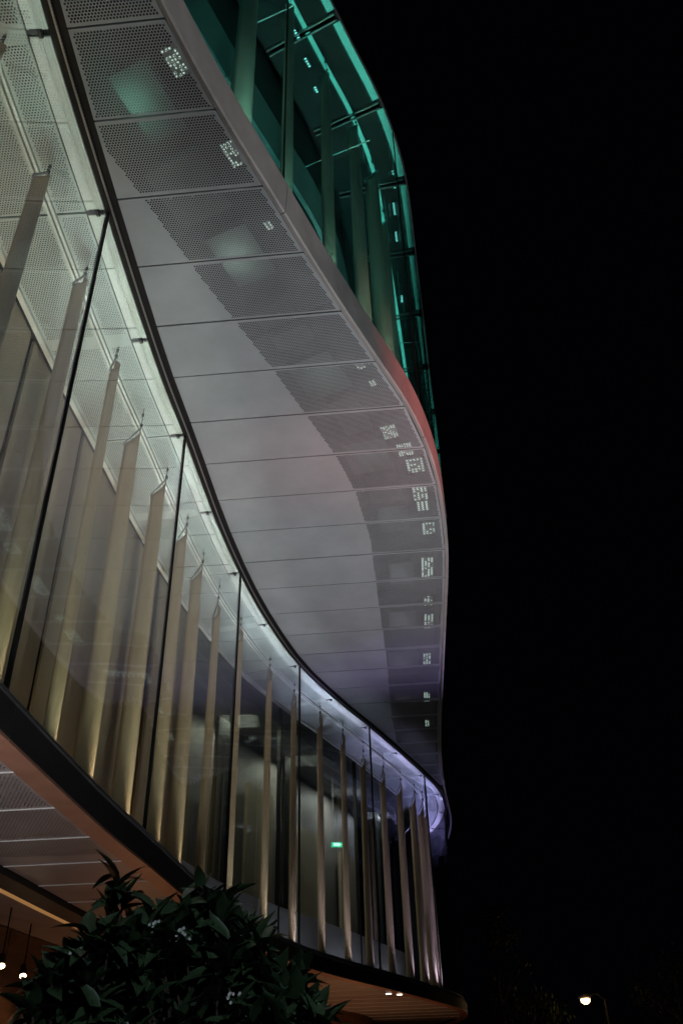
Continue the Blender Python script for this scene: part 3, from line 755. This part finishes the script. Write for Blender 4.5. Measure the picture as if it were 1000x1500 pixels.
def leaf_mesh(nm, L, W, droop, fold):
    v = []; f = []; n = 6
    for i in range(n+1):
        t = i/n; wv = W*math.sin(math.pi*min(1, t**.8*.97+.03))**.9*(1-.15*t); x = L*t; z = -droop*L*t*t
        if i in (0, n): wv = W*.04
        v += [(x, -wv, z+fold*wv), (x, 0, z), (x, wv, z+fold*wv)]
    for i in range(n):
        a = i*3; f += [(a, a+1, a+4, a+3), (a+1, a+2, a+5, a+4)]
    me = bpy.data.meshes.new(nm); me.from_pydata(v, [], f); me.materials.append(M['leaf']); me.shade_smooth(); return me
LEAVES = [leaf_mesh('leaf_blade', .125, .027, .25, .5), leaf_mesh('leaf_blade', .105, .025, .45, .35), leaf_mesh('leaf_blade', .14, .029, .1, .6), leaf_mesh('leaf_blade', .09, .023, .3, .4)]
EYEV = Vector((0, 0, EYE))
def shrub(label, base, prof, yc, dy, nclus, extra, seed, sprig=None):
    rnd = random.Random(seed)
    root = empty('leafy_shrub', base); tag(root, label, 'shrub')
    bx = Vector(base); tips = []
    xs = [p[0] for p in prof]; zs = [p[1] for p in prof]
    for i in range(nclus):
        x = rnd.uniform(xs[0], xs[-1]); top = float(np.interp(x, xs, zs))+EYE+.05
        y = yc+rnd.uniform(-dy, dy); top -= .10+abs(y-yc)*.25
        z = top-abs(rnd.gauss(0, 1))*.22 if rnd.random() < .75 else rnd.uniform(.5, top)
        tips.append(Vector((x, y, max(.35, z))))
    if sprig: tips += [Vector(p) for p in sprig]
    lv = []; mbt = MB(); stems = 0
    for ti, T in enumerate(tips):
        b0 = bx+Vector((rnd.uniform(-.05, .05), rnd.uniform(-.05, .05), 0))
        out = Vector(((T.x-bx.x)*1.2, (T.y-bx.y)*.9, .55)).normalized()
        mid = T-out*.35-Vector((0, 0, .15))
        low = bx.lerp(mid, .45); low.z = mid.z*.4
        mb = MB(); mb.tube([b0-bx, low-bx, mid-bx, T-bx], [.012, .009, .006, .0035], 5, cap=False)
        if ti < 40: mb.build('stem', M['bark'], root)
        else: mbt.v and None; mbt.add(mb.v, mb.f)
        k = rnd.randint(8, 12); q = out.to_track_quat('Z', 'Y').to_matrix()
        for j in range(k):
            a = j*2.4+rnd.uniform(-.2, .2); el = rnd.uniform(-.15, 1.05) if j > 2 else rnd.uniform(.8, 1.3)
            d = q @ Vector((math.cos(a)*math.cos(el), math.sin(a)*math.cos(el), math.sin(el)))
            up = (q @ Vector((0, 0, 1))+Vector((0, 0, .6))).normalized()
            side = up.cross(d); 
            if side.length < .05: side = Vector((1, 0, 0))
            side.normalize(); up2 = d.cross(side)
            sc = rnd.uniform(.6, 1.08); o = T-out*rnd.uniform(0, .06)
            m = Matrix(((d.x, side.x, up2.x), (d.y, side.y, up2.y), (d.z, side.z, up2.z))) @ Matrix.Rotation(rnd.uniform(-.5, .5), 3, 'X')
            m4 = (m*sc).to_4x4(); m4.translation = o-bx; lv.append((o.y+abs(o.z-2.2)*.6, m4, rnd.randrange(4)))
    lv.sort(key=lambda t: t[0])
    for _, m4, k in lv[:300]:
        o = bpy.data.objects.new('leaf', LEAVES[k]); COL.objects.link(o); o.parent = root; o.matrix_local = m4
    mb = MB()
    for _, m4, k in lv[300:]:
        me = LEAVES[k]; mb.add([m4 @ v.co for v in me.vertices], [tuple(p.vertices) for p in me.polygons])
    mb.build('leaves', M['leaf'], root, True)['kind'] = 'stuff'
    if mbt.v: mbt.build('twigs', M['bark'], root)['kind'] = 'stuff'
    for p in extra:
        mb = MB(); q0 = Vector((p[0], p[1], p[2]+EYE)); tn = min(tips, key=lambda t: (t-q0).length if t.y < yc else 9); c = tn-bx+Vector((0, -.03, .02))
        for _ in range(9):
            e = c+Vector((rnd.uniform(-.022, .022), rnd.uniform(-.02, .02), rnd.uniform(-.018, .018)))
            for a in range(5):
                an = a*1.2566; t = Vector((math.cos(an), -.3, math.sin(an)))*.005; s2 = Vector((-math.sin(an), 0, math.cos(an)))*.003
                mb.add([e, e+t*.6+s2, e+t, e+t*.6-s2], [(0, 1, 2, 3)])
        mb.build('blossom', M['petal'], root)
shrub('dark green shrub with an upright leafy sprig and white blossoms, left of the three shrubs', (-.86, 3.05, 0),
      [(-1.0, .30), (-.97, .36), (-.94, .42), (-.9, .48), (-.84, .54), (-.77, .62), (-.70, .56), (-.6, .52)], 3.05, .3, 190,
      [(-.83, 2.78, .33), (-.90, 2.74, .17), (-.68, 2.75, .15)], 3,
      [(-.77, 2.98, .65+EYE), (-.79, 2.98, .58+EYE), (-.74, 2.97, .60+EYE), (-.66, 3.0, .52+EYE)])
shrub('broad dark shrub in front of the slab edge, middle of the three shrubs', (-.42, 3.1, 0),
      [(-.72, .5), (-.62, .60), (-.54, .68), (-.46, .68), (-.38, .60), (-.3, .54), (-.22, .49), (-.17, .44)], 3.1, .3, 200,
      [(-.58, 2.78, .56), (-.49, 2.78, .52), (-.33, 2.8, .22)], 5)
shrub('low rounded dark shrub at the right end before the copper soffit', (-.17, 3.0, 0),
      [(-.34, .34), (-.24, .38), (-.16, .36), (-.13, .32), (-.1, .28)], 3.0, .22, 130, [], 9)

# ------------------------------------------------------------------ street lamp and far trees
r = empty('street_lamp', (10.1, 40, 0)); tag(r, 'lit warm street lamp in the distance right of the building', 'street lamp')
mb = MB(); mb.tube([(0,0,0), (0,0,1.2), (0,0,5.0)], [.09, .07, .05], 10); mb.tube([(0,0,5.0), (-.3,0,5.22), (-.62,0,5.2)], .035, 8); mb.build('pole', M['black'], r)
mb = MB(); mb.tube([(-.5,0,5.18), (-.8,0,5.16), (-1.1,0,5.12)], [.07, .16, .07], 10); mb.build('lamp_housing', M['black'], r)
M['streetlens'] = mat('street_lamp_lens', (1, .9, .7), .4, emit=(1, .62, .27), estr=14)
mb = MB(); mb.tube([(-.8,-.02,5.03), (-.8,-.03,4.93), (-.8,-.03,4.86)], [.19, .17, .08], 12); mb.build('lens', M['streetlens'], r)
lamp('street_light', 'POINT', (9.3, 38.6, 4.5), 25, (1, .62, .3), None, .15)

def tree(label, x, y, h, cr, seed):
    rnd = random.Random(seed); root = empty('broadleaf_tree', (x, y, 0)); tag(root, label, 'tree', 'dim trees beyond the building')
    mb = MB(); mb.tube([(0,0,0), (.08,0,h*.3), (-.05,.05,h*.62), (0,0,h*.9)], [.16, .13, .08, .02], 8); mb.build('trunk', M['bark'], root)
    cl = []; mb = MB()
    for i in range(16):
        a = rnd.uniform(0, 6.28); z = h*rnd.uniform(.38, .95); rr = cr*rnd.uniform(.4, 1)*math.sin(math.pi*min(.97, (z/h-.25)/.8)); p = Vector((math.cos(a)*rr, math.sin(a)*rr, z))
        mb.tube([(0, 0, z-h*.15), p*.5+Vector((0, 0, (z-h*.1)*.5)), p], [.05, .03, .01], 5, cap=False); cl.append(p)
    mb.build('limbs', M['bark'], root)
    v = []; f = []
    for i in range(2600):
        c = rnd.choice(cl); p = c+Vector((rnd.gauss(0, .3), rnd.gauss(0, .3), rnd.gauss(0, .26)))*cr*.55
        d = Vector((rnd.gauss(0,1), rnd.gauss(0,1), rnd.gauss(0,1))).normalized(); s2 = d.cross(Vector((0,0,1))).normalized(); L = rnd.uniform(.06, .12)
        n = len(v); v += [p, p+d*L+s2*L*.4, p+d*L*2, p+d*L-s2*L*.4]; f.append((n, n+1, n+2, n+3))
    mesh_obj('crown', v, f, M['leaf_tree'], root)['kind'] = 'stuff'
tree('slim dim tree just right of the building corner', 5.6, 38, 8.4, 1.5, 1)
tree('low dark tree between the building corner and the street lamp', 7.4, 42, 5.6, 1.6, 2)
tree('brownish lit tree at the bottom right photo corner', 13.6, 41.5, 6.6, 2.0, 3)
tree('dark tree right of the street lamp', 11.9, 45, 5.2, 1.6, 4)
